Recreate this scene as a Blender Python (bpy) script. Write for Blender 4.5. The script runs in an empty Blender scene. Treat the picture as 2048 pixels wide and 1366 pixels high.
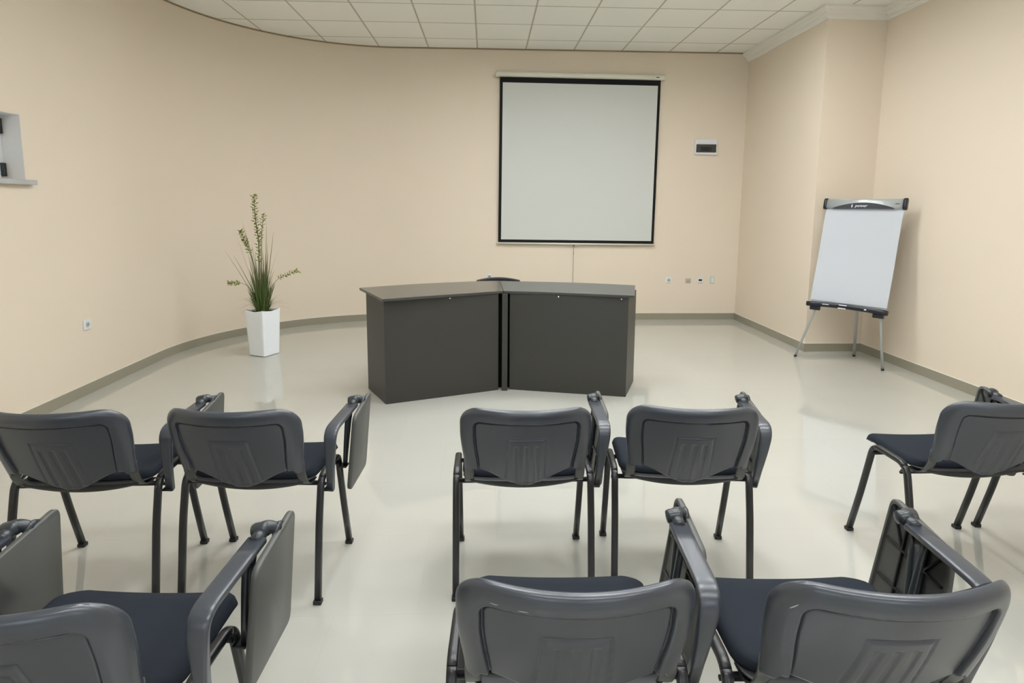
import bpy, bmesh, math, random
from mathutils import Vector, Matrix
random.seed(7)
S = bpy.context.scene
C = S.collection
PI = math.pi
rad = math.radians

# ------------------------------------------------------------------ camera
H = 1.4824
cam_d = bpy.data.cameras.new('camera'); cam = bpy.data.objects.new('camera', cam_d); C.objects.link(cam)
f_px, cy_px, pitch, roll, yaw = 1192.74, 570.06, 0.1324, 0.00642, -0.04225
cam_d.sensor_width = 36.0; cam_d.lens = f_px / 2048 * 36.0
cam_d.shift_x = 0.0; cam_d.shift_y = (cy_px - 683.0) / 2048.0
cam_d.clip_start = 0.05; cam_d.clip_end = 60
A_ = Matrix(((math.cos(yaw), math.sin(yaw), 0), (-math.sin(yaw), math.cos(yaw), 0), (0, 0, 1)))
B_ = Matrix(((1, 0, 0), (0, 0, -1), (0, 1, 0)))
P_ = Matrix(((1, 0, 0), (0, math.cos(pitch), -math.sin(pitch)), (0, math.sin(pitch), math.cos(pitch))))
Q_ = Matrix(((math.cos(roll), -math.sin(roll), 0), (math.sin(roll), math.cos(roll), 0), (0, 0, 1)))
W2C = Q_ @ P_ @ B_ @ A_                    # world -> (right, down, forward)
Rm = (Matrix(((1, 0, 0), (0, -1, 0), (0, 0, -1))) @ W2C).transposed()
cam.matrix_world = Matrix.Translation((0, 0, H)) @ Rm.to_4x4()
S.camera = cam

# ------------------------------------------------------------------ exposure, world
S.view_settings.view_transform = 'Standard'
S.view_settings.look = 'None'
S.view_settings.gamma = 1.0
S.view_settings.use_curve_mapping = False
S.view_settings.exposure = 1.0
LAMP_E = 14.5          # luminance of the ceiling luminaires
DAY_E = 2.4            # daylight in the windows behind the viewer
world = bpy.data.worlds.new('world'); S.world = world; world.use_nodes = True
wb = world.node_tree.nodes['Background']
wb.inputs[0].default_value = (0.75, 0.85, 1.0, 1); wb.inputs[1].default_value = DAY_E

CEIL = 3.405
XL, XC, XN = -3.12, 3.297, 3.893      # left wall, far right wall, near right wall
YB, YCOL, YF = 7.697, 5.927, -3.6     # back wall, column face, wall behind the viewer
RC = 2.05                             # radius of the curved corner

# ------------------------------------------------------------------ materials
def mat(name, col, rough=0.6, metal=0.0, spec=0.5, bump=0.0, bscale=200.0, var=0.0, vscale=6.0, sheen=0.0):
    m = bpy.data.materials.new(name); m.use_nodes = True
    nt = m.node_tree; b = nt.nodes['Principled BSDF']
    b.inputs['Base Color'].default_value = (*col, 1)
    b.inputs['Roughness'].default_value = rough
    b.inputs['Metallic'].default_value = metal
    b.inputs['Specular IOR Level'].default_value = spec
    if sheen: b.inputs['Sheen Weight'].default_value = sheen
    tc = nt.nodes.new('ShaderNodeTexCoord')
    if var:
        n = nt.nodes.new('ShaderNodeTexNoise'); n.inputs['Scale'].default_value = vscale; n.inputs['Detail'].default_value = 3
        nt.links.new(tc.outputs['Object'], n.inputs['Vector'])
        mx = nt.nodes.new('ShaderNodeMix'); mx.data_type = 'RGBA'
        mx.inputs['A'].default_value = (*[c * (1 - var) for c in col], 1)
        mx.inputs['B'].default_value = (*[min(1, c * (1 + var)) for c in col], 1)
        nt.links.new(n.outputs['Fac'], mx.inputs['Factor'])
        nt.links.new(mx.outputs['Result'], b.inputs['Base Color'])
    if bump:
        n2 = nt.nodes.new('ShaderNodeTexNoise'); n2.inputs['Scale'].default_value = bscale; n2.inputs['Detail'].default_value = 2
        nt.links.new(tc.outputs['Object'], n2.inputs['Vector'])
        bp = nt.nodes.new('ShaderNodeBump'); bp.inputs['Strength'].default_value = bump; bp.inputs['Distance'].default_value = 0.002
        nt.links.new(n2.outputs['Fac'], bp.inputs['Height']); nt.links.new(bp.outputs['Normal'], b.inputs['Normal'])
    return m

def emit_mat(name, col, strength):
    m = bpy.data.materials.new(name); m.use_nodes = True
    nt = m.node_tree; nt.nodes.clear()
    e = nt.nodes.new('ShaderNodeEmission'); o = nt.nodes.new('ShaderNodeOutputMaterial')
    e.inputs[0].default_value = (*col, 1); e.inputs[1].default_value = strength
    nt.links.new(e.outputs[0], o.inputs[0]); return m

M = {}
M['wall'] = mat('peach_wall_paint', (0.78, 0.685, 0.56), 0.75, spec=0.25, bump=0.12, bscale=350, var=0.01, vscale=1.5)
M['reveal'] = mat('white_reveal_paint', (0.80, 0.77, 0.75), 0.7, spec=0.2, bump=0.1, bscale=300)
M['cornice'] = mat('white_cornice', (0.82, 0.80, 0.74), 0.6, spec=0.3, var=0.01)
M['skirt'] = mat('grey_beige_skirting', (0.30, 0.28, 0.215), 0.22, var=0.03, vscale=3)
M['skirt_cap'] = mat('skirting_caulk', (0.75, 0.72, 0.62), 0.6)
M['plastic'] = mat('black_moulded_plastic', (0.042, 0.049, 0.062), 0.31, spec=0.8, bump=0.05, bscale=900)
M['plastic_dark'] = mat('deep_black_plastic', (0.008, 0.009, 0.010), 0.5, bump=0.05, bscale=700)
M['plastic_joint'] = mat('joint_black_plastic', (0.03, 0.036, 0.042), 0.30, spec=0.6)
M['fabric'] = mat('charcoal_seat_fabric', (0.022, 0.027, 0.036), 0.95, spec=0.15, bump=0.5, bscale=1400, var=0.08, vscale=500)
M['frame'] = mat('black_powder_coated_steel', (0.011, 0.012, 0.014), 0.33, spec=0.6)
M['foot'] = mat('black_foot_cap', (0.012, 0.012, 0.013), 0.5)
M['bracket'] = mat('grey_steel_bracket', (0.11, 0.115, 0.11), 0.38, metal=0.5)
M['tablet'] = mat('graphite_tablet_board', (0.085, 0.088, 0.082), 0.42, spec=0.4, bump=0.05, bscale=900)
M['desk'] = mat('charcoal_laminate', (0.040, 0.040, 0.035), 0.42, spec=0.45, bump=0.12, bscale=500, var=0.04, vscale=40)
M['desk_top'] = mat('charcoal_laminate_top', (0.05, 0.05, 0.045), 0.22, spec=0.7, bump=0.03, bscale=500)
M['desk_gap'] = mat('gap_shade_black', (0.006, 0.006, 0.006), 0.8, spec=0.1)  # near black, the shade in the gaps beside the post put into the colour
M['chrome'] = mat('chrome', (0.8, 0.8, 0.78), 0.2, metal=1.0)
M['white_metal'] = mat('off_white_case', (0.70, 0.71, 0.60), 0.35)
M['screen_white'] = mat('matt_white_screen', (0.62, 0.64, 0.61), 0.85, spec=0.1)
M['screen_black'] = mat('matt_black_border', (0.010, 0.010, 0.011), 0.75, spec=0.2)
M['white_plastic'] = mat('white_plastic', (0.74, 0.77, 0.79), 0.35)
M['beige_plastic'] = mat('beige_plastic', (0.55, 0.49, 0.38), 0.4)
M['pale_green'] = mat('pale_green_plastic', (0.55, 0.62, 0.54), 0.35)
M['smoke'] = mat('smoked_cover', (0.045, 0.048, 0.045), 0.15)
M['black'] = mat('black', (0.012, 0.012, 0.013), 0.4)
M['navy'] = mat('navy_black', (0.012, 0.014, 0.022), 0.35)
M['silver'] = mat('silver_grey', (0.46, 0.50, 0.51), 0.35, metal=0.3)
M['silver_pole'] = mat('grey_pole', (0.50, 0.53, 0.54), 0.35, metal=0.4)
M['paper'] = mat('white_paper', (0.54, 0.57, 0.61), 0.8, spec=0.15)
M['pot'] = mat('white_gloss_pot', (0.86, 0.90, 0.93), 0.22, spec=0.5)
M['soil'] = mat('dark_soil', (0.02, 0.018, 0.012), 0.95, bump=0.8, bscale=60)
M['grass'] = mat('grass_green', (0.075, 0.135, 0.025), 0.55, var=0.35, vscale=9)
M['grass_dry'] = mat('olive_blade', (0.16, 0.16, 0.07), 0.6, var=0.3, vscale=14)
M['leaf'] = mat('yellow_green_leaf', (0.20, 0.24, 0.04), 0.5, var=0.3, vscale=25)
M['stem'] = mat('stem_green', (0.09, 0.13, 0.04), 0.55, var=0.2, vscale=20)
M['sill'] = mat('grey_window_sill', (0.46, 0.47, 0.47), 0.35, var=0.03, vscale=20)
M['win_frame'] = mat('white_window_frame', (0.70, 0.71, 0.72), 0.35)
M['diffuser'] = emit_mat('luminaire_diffuser', (0.965, 0.985, 1.0), LAMP_E)
M['housing'] = mat('white_luminaire_housing', (0.80, 0.80, 0.78), 0.5)

def glass_mat(name, col, rough):
    m = bpy.data.materials.new(name); m.use_nodes = True
    b = m.node_tree.nodes['Principled BSDF']
    b.inputs['Base Color'].default_value = (*col, 1); b.inputs['Roughness'].default_value = rough
    b.inputs['Transmission Weight'].default_value = 0.6; b.inputs['IOR'].default_value = 1.45
    n = m.node_tree.nodes.new('ShaderNodeTexNoise'); n.inputs['Scale'].default_value = 60
    bp = m.node_tree.nodes.new('ShaderNodeBump'); bp.inputs['Strength'].default_value = 0.05
    m.node_tree.links.new(n.outputs['Fac'], bp.inputs['Height']); m.node_tree.links.new(bp.outputs['Normal'], b.inputs['Normal'])
    return m
M['glass'] = glass_mat('grey_green_glass', (0.45, 0.52, 0.48), 0.15)
M['clear_glass'] = glass_mat('clear_window_glass', (0.95, 0.97, 0.97), 0.02)
M['clear_glass'].node_tree.nodes['Principled BSDF'].inputs['Transmission Weight'].default_value = 1.0

def grid_mat(name, col, line, gx, gy, px, py, w, rough, spec=0.5, lb=0.3, stagger=False, var=0.02, bump=0.0):
    """tiles: rectangular grid of lines computed from object coordinates"""
    m = bpy.data.materials.new(name); m.use_nodes = True
    nt = m.node_tree; b = nt.nodes['Principled BSDF']
    b.inputs['Roughness'].default_value = rough; b.inputs['Specular IOR Level'].default_value = spec
    tc = nt.nodes.new('ShaderNodeTexCoord'); sep = nt.nodes.new('ShaderNodeSeparateXYZ')
    nt.links.new(tc.outputs['Object'], sep.inputs[0])
    def math_(op, a, bb=None):
        n = nt.nodes.new('ShaderNodeMath'); n.operation = op
        if isinstance(a, (int, float)): n.inputs[0].default_value = a
        else: nt.links.new(a, n.inputs[0])
        if bb is not None:
            if isinstance(bb, (int, float)): n.inputs[1].default_value = bb
            else: nt.links.new(bb, n.inputs[1])
        return n.outputs[0]
    ys = math_('DIVIDE', math_('SUBTRACT', sep.outputs[1], gy), py)
    row = math_('FLOOR', ys)
    xo = math_('DIVIDE', math_('SUBTRACT', sep.outputs[0], gx), px)
    if stagger:
        xo = math_('ADD', xo, math_('MULTIPLY', math_('MODULO', math_('ABSOLUTE', row), 2.0), 0.5))
    col_i = math_('FLOOR', xo)
    def line_d(v, p):
        fr = math_('SUBTRACT', v, math_('FLOOR', v))
        d = math_('MINIMUM', fr, math_('SUBTRACT', 1.0, fr))
        return math_('MULTIPLY', d, p)
    d = math_('MINIMUM', line_d(xo, px), line_d(ys, py))
    mask = nt.nodes.new('ShaderNodeMapRange'); mask.inputs['From Min'].default_value = w * 0.5; mask.inputs['From Max'].default_value = w
    nt.links.new(d, mask.inputs['Value'])
    cmb = nt.nodes.new('ShaderNodeCombineXYZ'); nt.links.new(col_i, cmb.inputs[0]); nt.links.new(row, cmb.inputs[1])
    wn = nt.nodes.new('ShaderNodeTexWhiteNoise'); nt.links.new(cmb.outputs[0], wn.inputs['Vector'])
    no = nt.nodes.new('ShaderNodeTexNoise'); no.inputs['Scale'].default_value = 2.5; no.inputs['Detail'].default_value = 4
    nt.links.new(tc.outputs['Object'], no.inputs['Vector'])
    mixv = math_('ADD', math_('MULTIPLY', wn.outputs['Value'], 0.5), math_('MULTIPLY', no.outputs['Fac'], 0.5))
    c1 = nt.nodes.new('ShaderNodeMix'); c1.data_type = 'RGBA'
    c1.inputs['A'].default_value = (*[c * (1 - var) for c in col], 1); c1.inputs['B'].default_value = (*[c * (1 + var) for c in col], 1)
    nt.links.new(mixv, c1.inputs['Factor'])
    c2 = nt.nodes.new('ShaderNodeMix'); c2.data_type = 'RGBA'
    c2.inputs['A'].default_value = (*line, 1); nt.links.new(c1.outputs['Result'], c2.inputs['B'])
    nt.links.new(mask.outputs[0], c2.inputs['Factor']); nt.links.new(c2.outputs['Result'], b.inputs['Base Color'])
    bp = nt.nodes.new('ShaderNodeBump'); bp.inputs['Strength'].default_value = lb; bp.inputs['Distance'].default_value = 0.003
    hsrc = mask.outputs[0]
    if bump:
        n3 = nt.nodes.new('ShaderNodeTexNoise'); n3.inputs['Scale'].default_value = 120; n3.inputs['Detail'].default_value = 4
        nt.links.new(tc.outputs['Object'], n3.inputs['Vector'])
        hsrc = math_('ADD', mask.outputs[0], math_('MULTIPLY', n3.outputs['Fac'], bump))
    nt.links.new(hsrc, bp.inputs['Height']); nt.links.new(bp.outputs['Normal'], b.inputs['Normal'])
    return m
GX0, GY0, T = -2.5208, 6.084, 0.6
M['floor'] = grid_mat('polished_porcelain_tiles', (0.48, 0.478, 0.430), (0.46, 0.455, 0.395), 0.044, 2.545, 0.6, 0.53, 0.0022, 0.025, spec=1.0, lb=0.03, stagger=True, var=0.02)
M['ceiling'] = grid_mat('mineral_ceiling_tiles', (0.90, 0.91, 0.86), (0.52, 0.49, 0.40), GX0, GY0, T, T, 0.011, 0.85, spec=0.15, lb=0.6, var=0.02, bump=0.15)

# ------------------------------------------------------------------ helpers
def obj(name, bm, m, parent=None, smooth=False, bevel=0.0, seg=2):
    me = bpy.data.meshes.new(name)
    bmesh.ops.recalc_face_normals(bm, faces=bm.faces)
    bm.to_mesh(me); bm.free()
    o = bpy.data.objects.new(name, me); C.objects.link(o)
    me.materials.append(m)
    if smooth:
        for p in me.polygons: p.use_smooth = True
    if bevel:
        md = o.modifiers.new('bevel', 'BEVEL'); md.width = bevel; md.segments = seg; md.limit_method = 'ANGLE'; md.angle_limit = rad(40)
        for p in me.polygons: p.use_smooth = True
        wn = o.modifiers.new('wn', 'WEIGHTED_NORMAL'); wn.keep_sharp = False
    if parent is not None: o.parent = parent
    return o
def struct(o): o['kind'] = 'structure'; return o
def thing(name, label, cat, loc=(0, 0, 0), rz=0.0, group=None):
    o = bpy.data.objects.new(name, None); C.objects.link(o); o.empty_display_size = 0.1
    o.location = loc; o.rotation_euler = (0, 0, rz); o['label'] = label; o['category'] = cat
    if group: o['group'] = group
    return o
def tag(o, label, cat, group=None):
    o['label'] = label; o['category'] = cat
    if group: o['group'] = group
    return o
def box(bm, x0, x1, y0, y1, z0, z1):
    vs = [bm.verts.new(p) for p in [(x0, y0, z0), (x1, y0, z0), (x1, y1, z0), (x0, y1, z0), (x0, y0, z1), (x1, y0, z1), (x1, y1, z1), (x0, y1, z1)]]
    for f in [(3, 2, 1, 0), (4, 5, 6, 7), (0, 1, 5, 4), (1, 2, 6, 5), (2, 3, 7, 6), (3, 0, 4, 7)]: bm.faces.new([vs[i] for i in f])
def prism(bm, poly, z0, z1):
    a = [bm.verts.new((x, y, z0)) for x, y in poly]; b = [bm.verts.new((x, y, z1)) for x, y in poly]
    n = len(poly); bm.faces.new(a[::-1]); bm.faces.new(b)
    for i in range(n): bm.faces.new([a[i], a[(i + 1) % n], b[(i + 1) % n], b[i]])
def slabline(bm, p, q, th, z0, z1, side=1):
    """vertical board from p to q; thickness to the left (+1) or right (-1) of the direction"""
    d = Vector((q[0] - p[0], q[1] - p[1])).normalized(); n = Vector((-d.y, d.x)) * th * side
    prism(bm, [p, q, (q[0] + n.x, q[1] + n.y), (p[0] + n.x, p[1] + n.y)], z0, z1)
def rounded(pts, r, n=6):
    """round the corners of a polyline in 3-D"""
    pts = [Vector(p) for p in pts]; out = [pts[0]]
    for i in range(1, len(pts) - 1):
        p, a, b = pts[i], pts[i - 1], pts[i + 1]
        rr = r[i - 1] if isinstance(r, (list, tuple)) else r
        d1 = (a - p); d2 = (b - p); l1 = min(rr, d1.length * .49); l2 = min(rr, d2.length * .49)
        s, e = p + d1.normalized() * l1, p + d2.normalized() * l2
        for k in range(n + 1):
            t = k / n; out.append((1 - t) ** 2 * s + 2 * t * (1 - t) * p + t * t * e)
    out.append(pts[-1]); return out
def sweep(bm, path, w, h, side=(1, 0, 0), seg=12, power=3.0, cap=True):
    """sweep a superellipse section (w along 'side', h across) on a 3-D path; w and h may be functions of 0..1"""
    path = [Vector(p) for p in path]; n = len(path); rings = []
    L = [0]
    for i in range(1, n): L.append(L[-1] + (path[i] - path[i - 1]).length)
    for i, p in enumerate(path):
        t = (path[min(i + 1, n - 1)] - path[max(i - 1, 0)]).normalized()
        s = Vector(side); s = (s - t * s.dot(t)).normalized(); u = t.cross(s)
        f = L[i] / L[-1]; ww = w(f) if callable(w) else w; hh = h(f) if callable(h) else h
        ring = []
        for k in range(seg):
            a = 2 * PI * (k + .5) / seg; c, sn = math.cos(a), math.sin(a)
            ring.append(bm.verts.new(p + s * (ww / 2 * math.copysign(abs(c) ** (2 / power), c)) + u * (hh / 2 * math.copysign(abs(sn) ** (2 / power), sn))))
        rings.append(ring)
    for a, b in zip(rings, rings[1:]):
        for k in range(seg): bm.faces.new([a[k], a[(k + 1) % seg], b[(k + 1) % seg], b[k]])
    if cap: bm.faces.new(rings[0][::-1]); bm.faces.new(rings[-1])
def tube(bm, path, r, seg=10, side=(1, 0, 0)):
    sweep(bm, path, (lambda f: 2 * r(f)) if callable(r) else 2 * r, (lambda f: 2 * r(f)) if callable(r) else 2 * r, side, seg, 2.0)
def lathe(bm, prof, seg=20, axis_m=None):
    rings = []
    for r, z in prof:
        ring = []
        for k in range(seg):
            a = 2 * PI * k / seg; v = Vector((r * math.cos(a), r * math.sin(a), z))
            if axis_m is not None: v = axis_m @ v
            ring.append(bm.verts.new(v))
        rings.append(ring)
    for a, b in zip(rings, rings[1:]):
        for k in range(seg): bm.faces.new([a[k], a[(k + 1) % seg], b[(k + 1) % seg], b[k]])
    bm.faces.new(rings[0][::-1]); bm.faces.new(rings[-1])
def grid_slab(bm, nu, nv, top, bot):
    """closed slab from two (u, v) -> point functions, u and v in 0..1, joined around the rim"""
    def g(f): return [[bm.verts.new(f(i / nu, j / nv)) for i in range(nu + 1)] for j in range(nv + 1)]
    a, b = g(top), g(bot)
    for j in range(nv):
        for i in range(nu):
            bm.faces.new([a[j][i], a[j][i + 1], a[j + 1][i + 1], a[j + 1][i]])
            bm.faces.new([b[j][i], b[j + 1][i], b[j + 1][i + 1], b[j][i + 1]])
    rim = [(0, i) for i in range(nu)] + [(j, nu) for j in range(nv)] + [(nv, nu - i) for i in range(nu)] + [(nv - j, 0) for j in range(nv)]
    for k in range(len(rim)):
        (j0, i0), (j1, i1) = rim[k], rim[(k + 1) % len(rim)]
        try: bm.faces.new([a[j0][i0], b[j0][i0], b[j1][i1], a[j1][i1]])
        except ValueError: pass
def clus(u):                      # -1..1, denser towards both ends
    s = 2 * u - 1; return 0.55 * s + 0.45 * math.sin(s * PI / 2)
def NB(): return bmesh.new()
def smoothstep(a, b, x):
    t = max(0.0, min(1.0, (x - a) / (b - a))); return t * t * (3 - 2 * t)

# ------------------------------------------------------------------ the room
def arc_pts(r, n=40, x0=XL + RC, y0=YB - RC):
    return [(x0 - r * math.cos(a), y0 + r * math.sin(a)) for a in [PI / 2 * k / n for k in range(n + 1)]]
WT = 0.25
# floor and ceiling
bm = NB(); box(bm, XL - WT, XN + WT, YF - WT, YB + WT, -0.1, 0.0); struct(obj('floor', bm, M['floor']))

lamp_cells = []
for yc in (5.184, 3.384, 1.584, -0.816):
    for xc in (-0.4208, 0.7792, 1.9792): lamp_cells.append((xc, yc))
bm = NB()
xs = sorted({XL - WT, XN + WT} | {x + s * .28 for x, y in lamp_cells for s in (-1, 1)})
ys = sorted({YF - WT, YB + WT} | {y + s * .28 for x, y in lamp_cells for s in (-1, 1)})
vd = {}
def V_(x, y, z):
    k = (round(x, 5), round(y, 5), round(z, 5))
    if k not in vd: vd[k] = bm.verts.new((x, y, z))
    return vd[k]
for i in range(len(xs) - 1):
    for j in range(len(ys) - 1):
        cx, cyy = (xs[i] + xs[i + 1]) / 2, (ys[j] + ys[j + 1]) / 2
        if any(abs(cx - a) < .05 and abs(cyy - b) < .05 for a, b in lamp_cells): continue
        q = [(xs[i], ys[j]), (xs[i + 1], ys[j]), (xs[i + 1], ys[j + 1]), (xs[i], ys[j + 1])]
        bm.faces.new([V_(*p, CEIL) for p in q])
struct(obj('ceiling', bm, M['ceiling']))

# left wall, straight part with the window opening, then the curved corner (one continuous wall)
WY0, WY1, WZ0, WZ1 = 3.25, 4.23, 1.635, 2.065
bm = NB()
for (y0, y1, z0, z1) in [(YF - WT, WY0, 0, CEIL + .1), (WY1, YB - RC, 0, CEIL + .1), (WY0, WY1, 0, WZ0), (WY0, WY1, WZ1, CEIL + .1)]:
    box(bm, XL - WT, XL, y0, y1, z0, z1)
inn, outr = arc_pts(RC, 160), arc_pts(RC + WT, 160)
va = [[bm.verts.new((x, y, z)) for x, y in pts] for pts in (inn, outr) for z in (0, CEIL + .1)]
for k in range(160):
    bm.faces.new([va[0][k], va[0][k + 1], va[1][k + 1], va[1][k]]); bm.faces.new([va[2][k], va[3][k], va[3][k + 1], va[2][k + 1]])
    bm.faces.new([va[1][k], va[1][k + 1], va[3][k + 1], va[3][k]]); bm.faces.new([va[0][k], va[2][k], va[2][k + 1], va[0][k + 1]])
for k in (0, 160): bm.faces.new([va[0][k], va[1][k], va[3][k], va[2][k]])
wl = struct(obj('wall_left', bm, M['wall']))
for p in wl.data.polygons:
    c = p.center
    if c.y > YB - RC + .001 and abs(p.normal.z) < -1: p.use_smooth = True
bm = NB(); box(bm, XL + RC - .001, XC + .01, YB, YB + WT, 0, CEIL + .1); struct(obj('wall_back', bm, M['wall']))
bm = NB(); box(bm, XC, XN + WT, YCOL, YB + WT, 0, CEIL + .1); struct(obj('wall_column', bm, M['wall']))
bm = NB(); box(bm, XN, XN + WT, YF - WT, YCOL, 0, CEIL + .1); struct(obj('wall_right', bm, M['wall']))
# wall behind the viewer with two daylight windows
FW = [(-2.3, -0.5), (0.9, 2.7)]; FZ = (1.0, 2.6)
bm = NB()
edges = [XL - .001] + [v for w in FW for v in w] + [XN + .001]
for i in range(0, len(edges), 2): box(bm, edges[i], edges[i + 1], YF - WT, YF, 0, CEIL + .1)
for a, b in FW:
    box(bm, a, b, YF - WT, YF, 0, FZ[0]); box(bm, a, b, YF - WT, YF, FZ[1], CEIL + .1)
struct(obj('wall_front', bm, M['wall']))
for n, (a, b) in enumerate(FW):
    w = struct(thing('window_%d' % (n + 2), 'white framed window in the wall behind the viewer', 'window', ((a + b) / 2, YF - .15, FZ[0])))
    del w['label'], w['category']
    bm = NB(); hw = (b - a) / 2; hh = FZ[1] - FZ[0]
    for r in [(-hw, hw, 0, .07), (-hw, hw, hh - .07, hh), (-hw, -hw + .07, .07, hh - .07), (hw - .07, hw, .07, hh - .07), (-.04, .04, .07, hh - .07)]:
        box(bm, r[0], r[1], -.03, .03, r[2], r[3])
    obj('window_frame', bm, M['win_frame'], w)
    bm = NB(); box(bm, -hw + .06, hw - .06, -.004, .004, .06, hh - .06); obj('pane', bm, M['clear_glass'], w)

# skirting
SH, ST = 0.083, 0.012
def skirt(name, path):
    """path: interior line of the wall, room on the right hand side when walking along it reversed"""
    pts = [Vector((x, y)) for x, y in path]; n = len(pts); off = []
    for i, p in enumerate(pts):
        ns = []
        if i > 0: d = (p - pts[i - 1]).normalized(); ns.append(Vector((d.y, -d.x)))
        if i < n - 1: d = (pts[i + 1] - p).normalized(); ns.append(Vector((d.y, -d.x)))
        m = sum(ns, Vector((0, 0))) / len(ns); m = m / max(m.length_squared, .3); off.append(m)
    root = None
    for (z0, z1, t, mm, nm) in [(0.0, SH, ST, M['skirt'], name), (SH, SH + .004, ST * .8, M['skirt_cap'], 'caulk_line')]:
        bm = NB(); R4 = []
        for p, o in zip(pts, off):
            q = p + o * t; R4.append([bm.verts.new((p.x, p.y, z0)), bm.verts.new((q.x, q.y, z0)), bm.verts.new((q.x, q.y, z1)), bm.verts.new((p.x, p.y, z1))])
        for a, b in zip(R4, R4[1:]):
            for k in range(4): bm.faces.new([a[k], a[(k + 1) % 4], b[(k + 1) % 4], b[k]])
        bm.faces.new(R4[0]); bm.faces.new(R4[-1][::-1])
        o = obj(nm, bm, mm, root)
        if root is None: root = struct(o)
skirt('baseboard_left', [(XL, YF)] + inn)
skirt('baseboard_back', [(XL + RC, YB), (XC, YB)])
skirt('baseboard_column', [(XC, YB), (XC, YCOL), (XN, YCOL)])
skirt('baseboard_right', [(XN, YCOL), (XN, YF)])

# cornice along the right-hand walls: stepped profile; brown strip coloured as the shadow gap along the curve
def cornice(name, path, prof, m):
    pts = [Vector(p) for p in path]; n = len(pts); bm = NB(); R4 = []
    for i, p in enumerate(pts):
        ns = []
        if i > 0: d = (p - pts[i - 1]).normalized(); ns.append(Vector((d.y, -d.x)))
        if i < n - 1: d = (pts[i + 1] - p).normalized(); ns.append(Vector((d.y, -d.x)))
        mm = sum(ns, Vector((0, 0))) / len(ns); mm = mm / max(mm.length_squared, .3)
        R4.append([bm.verts.new((p.x + mm.x * u, p.y + mm.y * u, z)) for u, z in prof])
    k_ = len(prof)
    for a, b in zip(R4, R4[1:]):
        for k in range(k_): bm.faces.new([a[k], a[(k + 1) % k_], b[(k + 1) % k_], b[k]])
    bm.faces.new(R4[0]); bm.faces.new(R4[-1][::-1])
    return struct(obj(name, bm, m))
cp = [(0, CEIL - .115), (.012, CEIL - .115), (.018, CEIL - .095), (.030, CEIL - .085), (.034, CEIL - .066), (.050, CEIL - .050), (.072, CEIL - .040), (.085, CEIL - .022), (.085, CEIL - .0005), (0, CEIL - .0005)]
cornice('trim_1', [(XC, YB), (XC, YCOL), (XN, YCOL), (XN, YF)], cp, M['cornice'])
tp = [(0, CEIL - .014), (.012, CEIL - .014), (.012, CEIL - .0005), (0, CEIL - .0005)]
M['edge'] = mat('brown_shadow_line', (0.30, 0.22, 0.13), 0.5)
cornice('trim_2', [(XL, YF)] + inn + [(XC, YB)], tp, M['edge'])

# recessed luminaires (outside the picture, they light the room)
def luminaire(i, xc, yc):
    lab = 'recessed square ceiling luminaire'
    t = thing('ceiling_light', lab, 'ceiling light', (xc, yc, CEIL), 0, 'recessed ceiling luminaires')
    bm = NB()
    for (x0, x1, y0, y1) in [(-.28, -.27, -.28, .28), (.27, .28, -.28, .28), (-.27, .27, -.28, -.27), (-.27, .27, .27, .28)]: box(bm, x0, x1, y0, y1, 0, .13)
    box(bm, -.28, .28, -.28, .28, .13, .14)
    obj('housing', bm, M['housing'], t)
    bm = NB(); box(bm, -.262, .262, -.262, .262, .035, .042); obj('diffuser', bm, M['diffuser'], t)
for i, (x, y) in enumerate(lamp_cells): luminaire(i, x, y)

# the small window on the left
w = struct(thing('window_1', 'x', 'x', (XL, WY1, WZ0))); del w['label'], w['category']
bm = NB()      # painted reveal lining
box(bm, -.12, .0, -(WY1 - WY0) + .004, -.004, WZ1 - WZ0 - .004, WZ1 - WZ0 - .001)
box(bm, -.20, -.0005, -.004, -.001, 0, WZ1 - WZ0 - .001)
obj('reveal', bm, M['reveal'], w)
bm = NB(); hh = WZ1 - WZ0; L = WY1 - WY0
for (y0, y1, z0, z1) in [(-L + .002, -.006, .001, .035), (-L + .002, -.006, hh - .04, hh - .006), (-.035, -.006, .035, hh - .04), (-L + .002, -L + .04, .035, hh - .04)]: box(bm, -.17, -.13, y0, y1, z0, z1)
obj('window_frame', bm, M['win_frame'], w)
bm = NB(); box(bm, -.154, -.148, -L + .03, -.03, .02, hh - .02); obj('pane', bm, M['glass'], w)
for z0, z1 in [(.30, .40), (.02, .11)]:
    bm = NB(); box(bm, -.13, -.105, -.040, -.016, z0, z1); obj('hinge', bm, M['black'], w, bevel=.003)
bm = NB(); box(bm, -.12, .045, -L - .05, .045, -.034, -.001)
sl = obj('window_sill', bm, M['sill'], w, bevel=.004)

# ------------------------------------------------------------------ tablet-arm chair
ZT, ZR = 0.784, 0.075              # top of the back, corner radius
WB = 0.238
def back_w(z):
    wm = 0.222 + (WB - 0.222) * smoothstep(0.50, 0.68, z)
    if z > ZT - ZR: return wm - ZR + math.sqrt(max(0, ZR * ZR - (z - ZT + ZR) ** 2))
    return wm
def back_bot(x):
    ax = abs(x)
    if ax > 0.200: return 0.514
    return 0.528 - 0.072 * math.cos(PI * min(ax, .19) / 0.38) ** 2 - .014 * smoothstep(.19, .2, ax)
def back_mid(x, z):
    q = min(1, max(0, (z - .47) / .31))
    return -0.050 + (ZT - z) * 0.285 - (0.034 + .042 * q) * (1 - min(1, (x / 0.24) ** 2)) - 0.008 * math.sin(PI * q)
def sdf_top(x, z):                 # distance inside from the sides and the top (not the bottom)
    wm = 0.222 + (WB - 0.222) * smoothstep(0.50, 0.68, z)
    qx, qz = abs(x) - (wm - ZR), z - (ZT - ZR)
    if qx > 0 and qz > 0: return ZR - math.hypot(qx, qz)
    return min(wm - abs(x), ZT - z)
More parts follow.
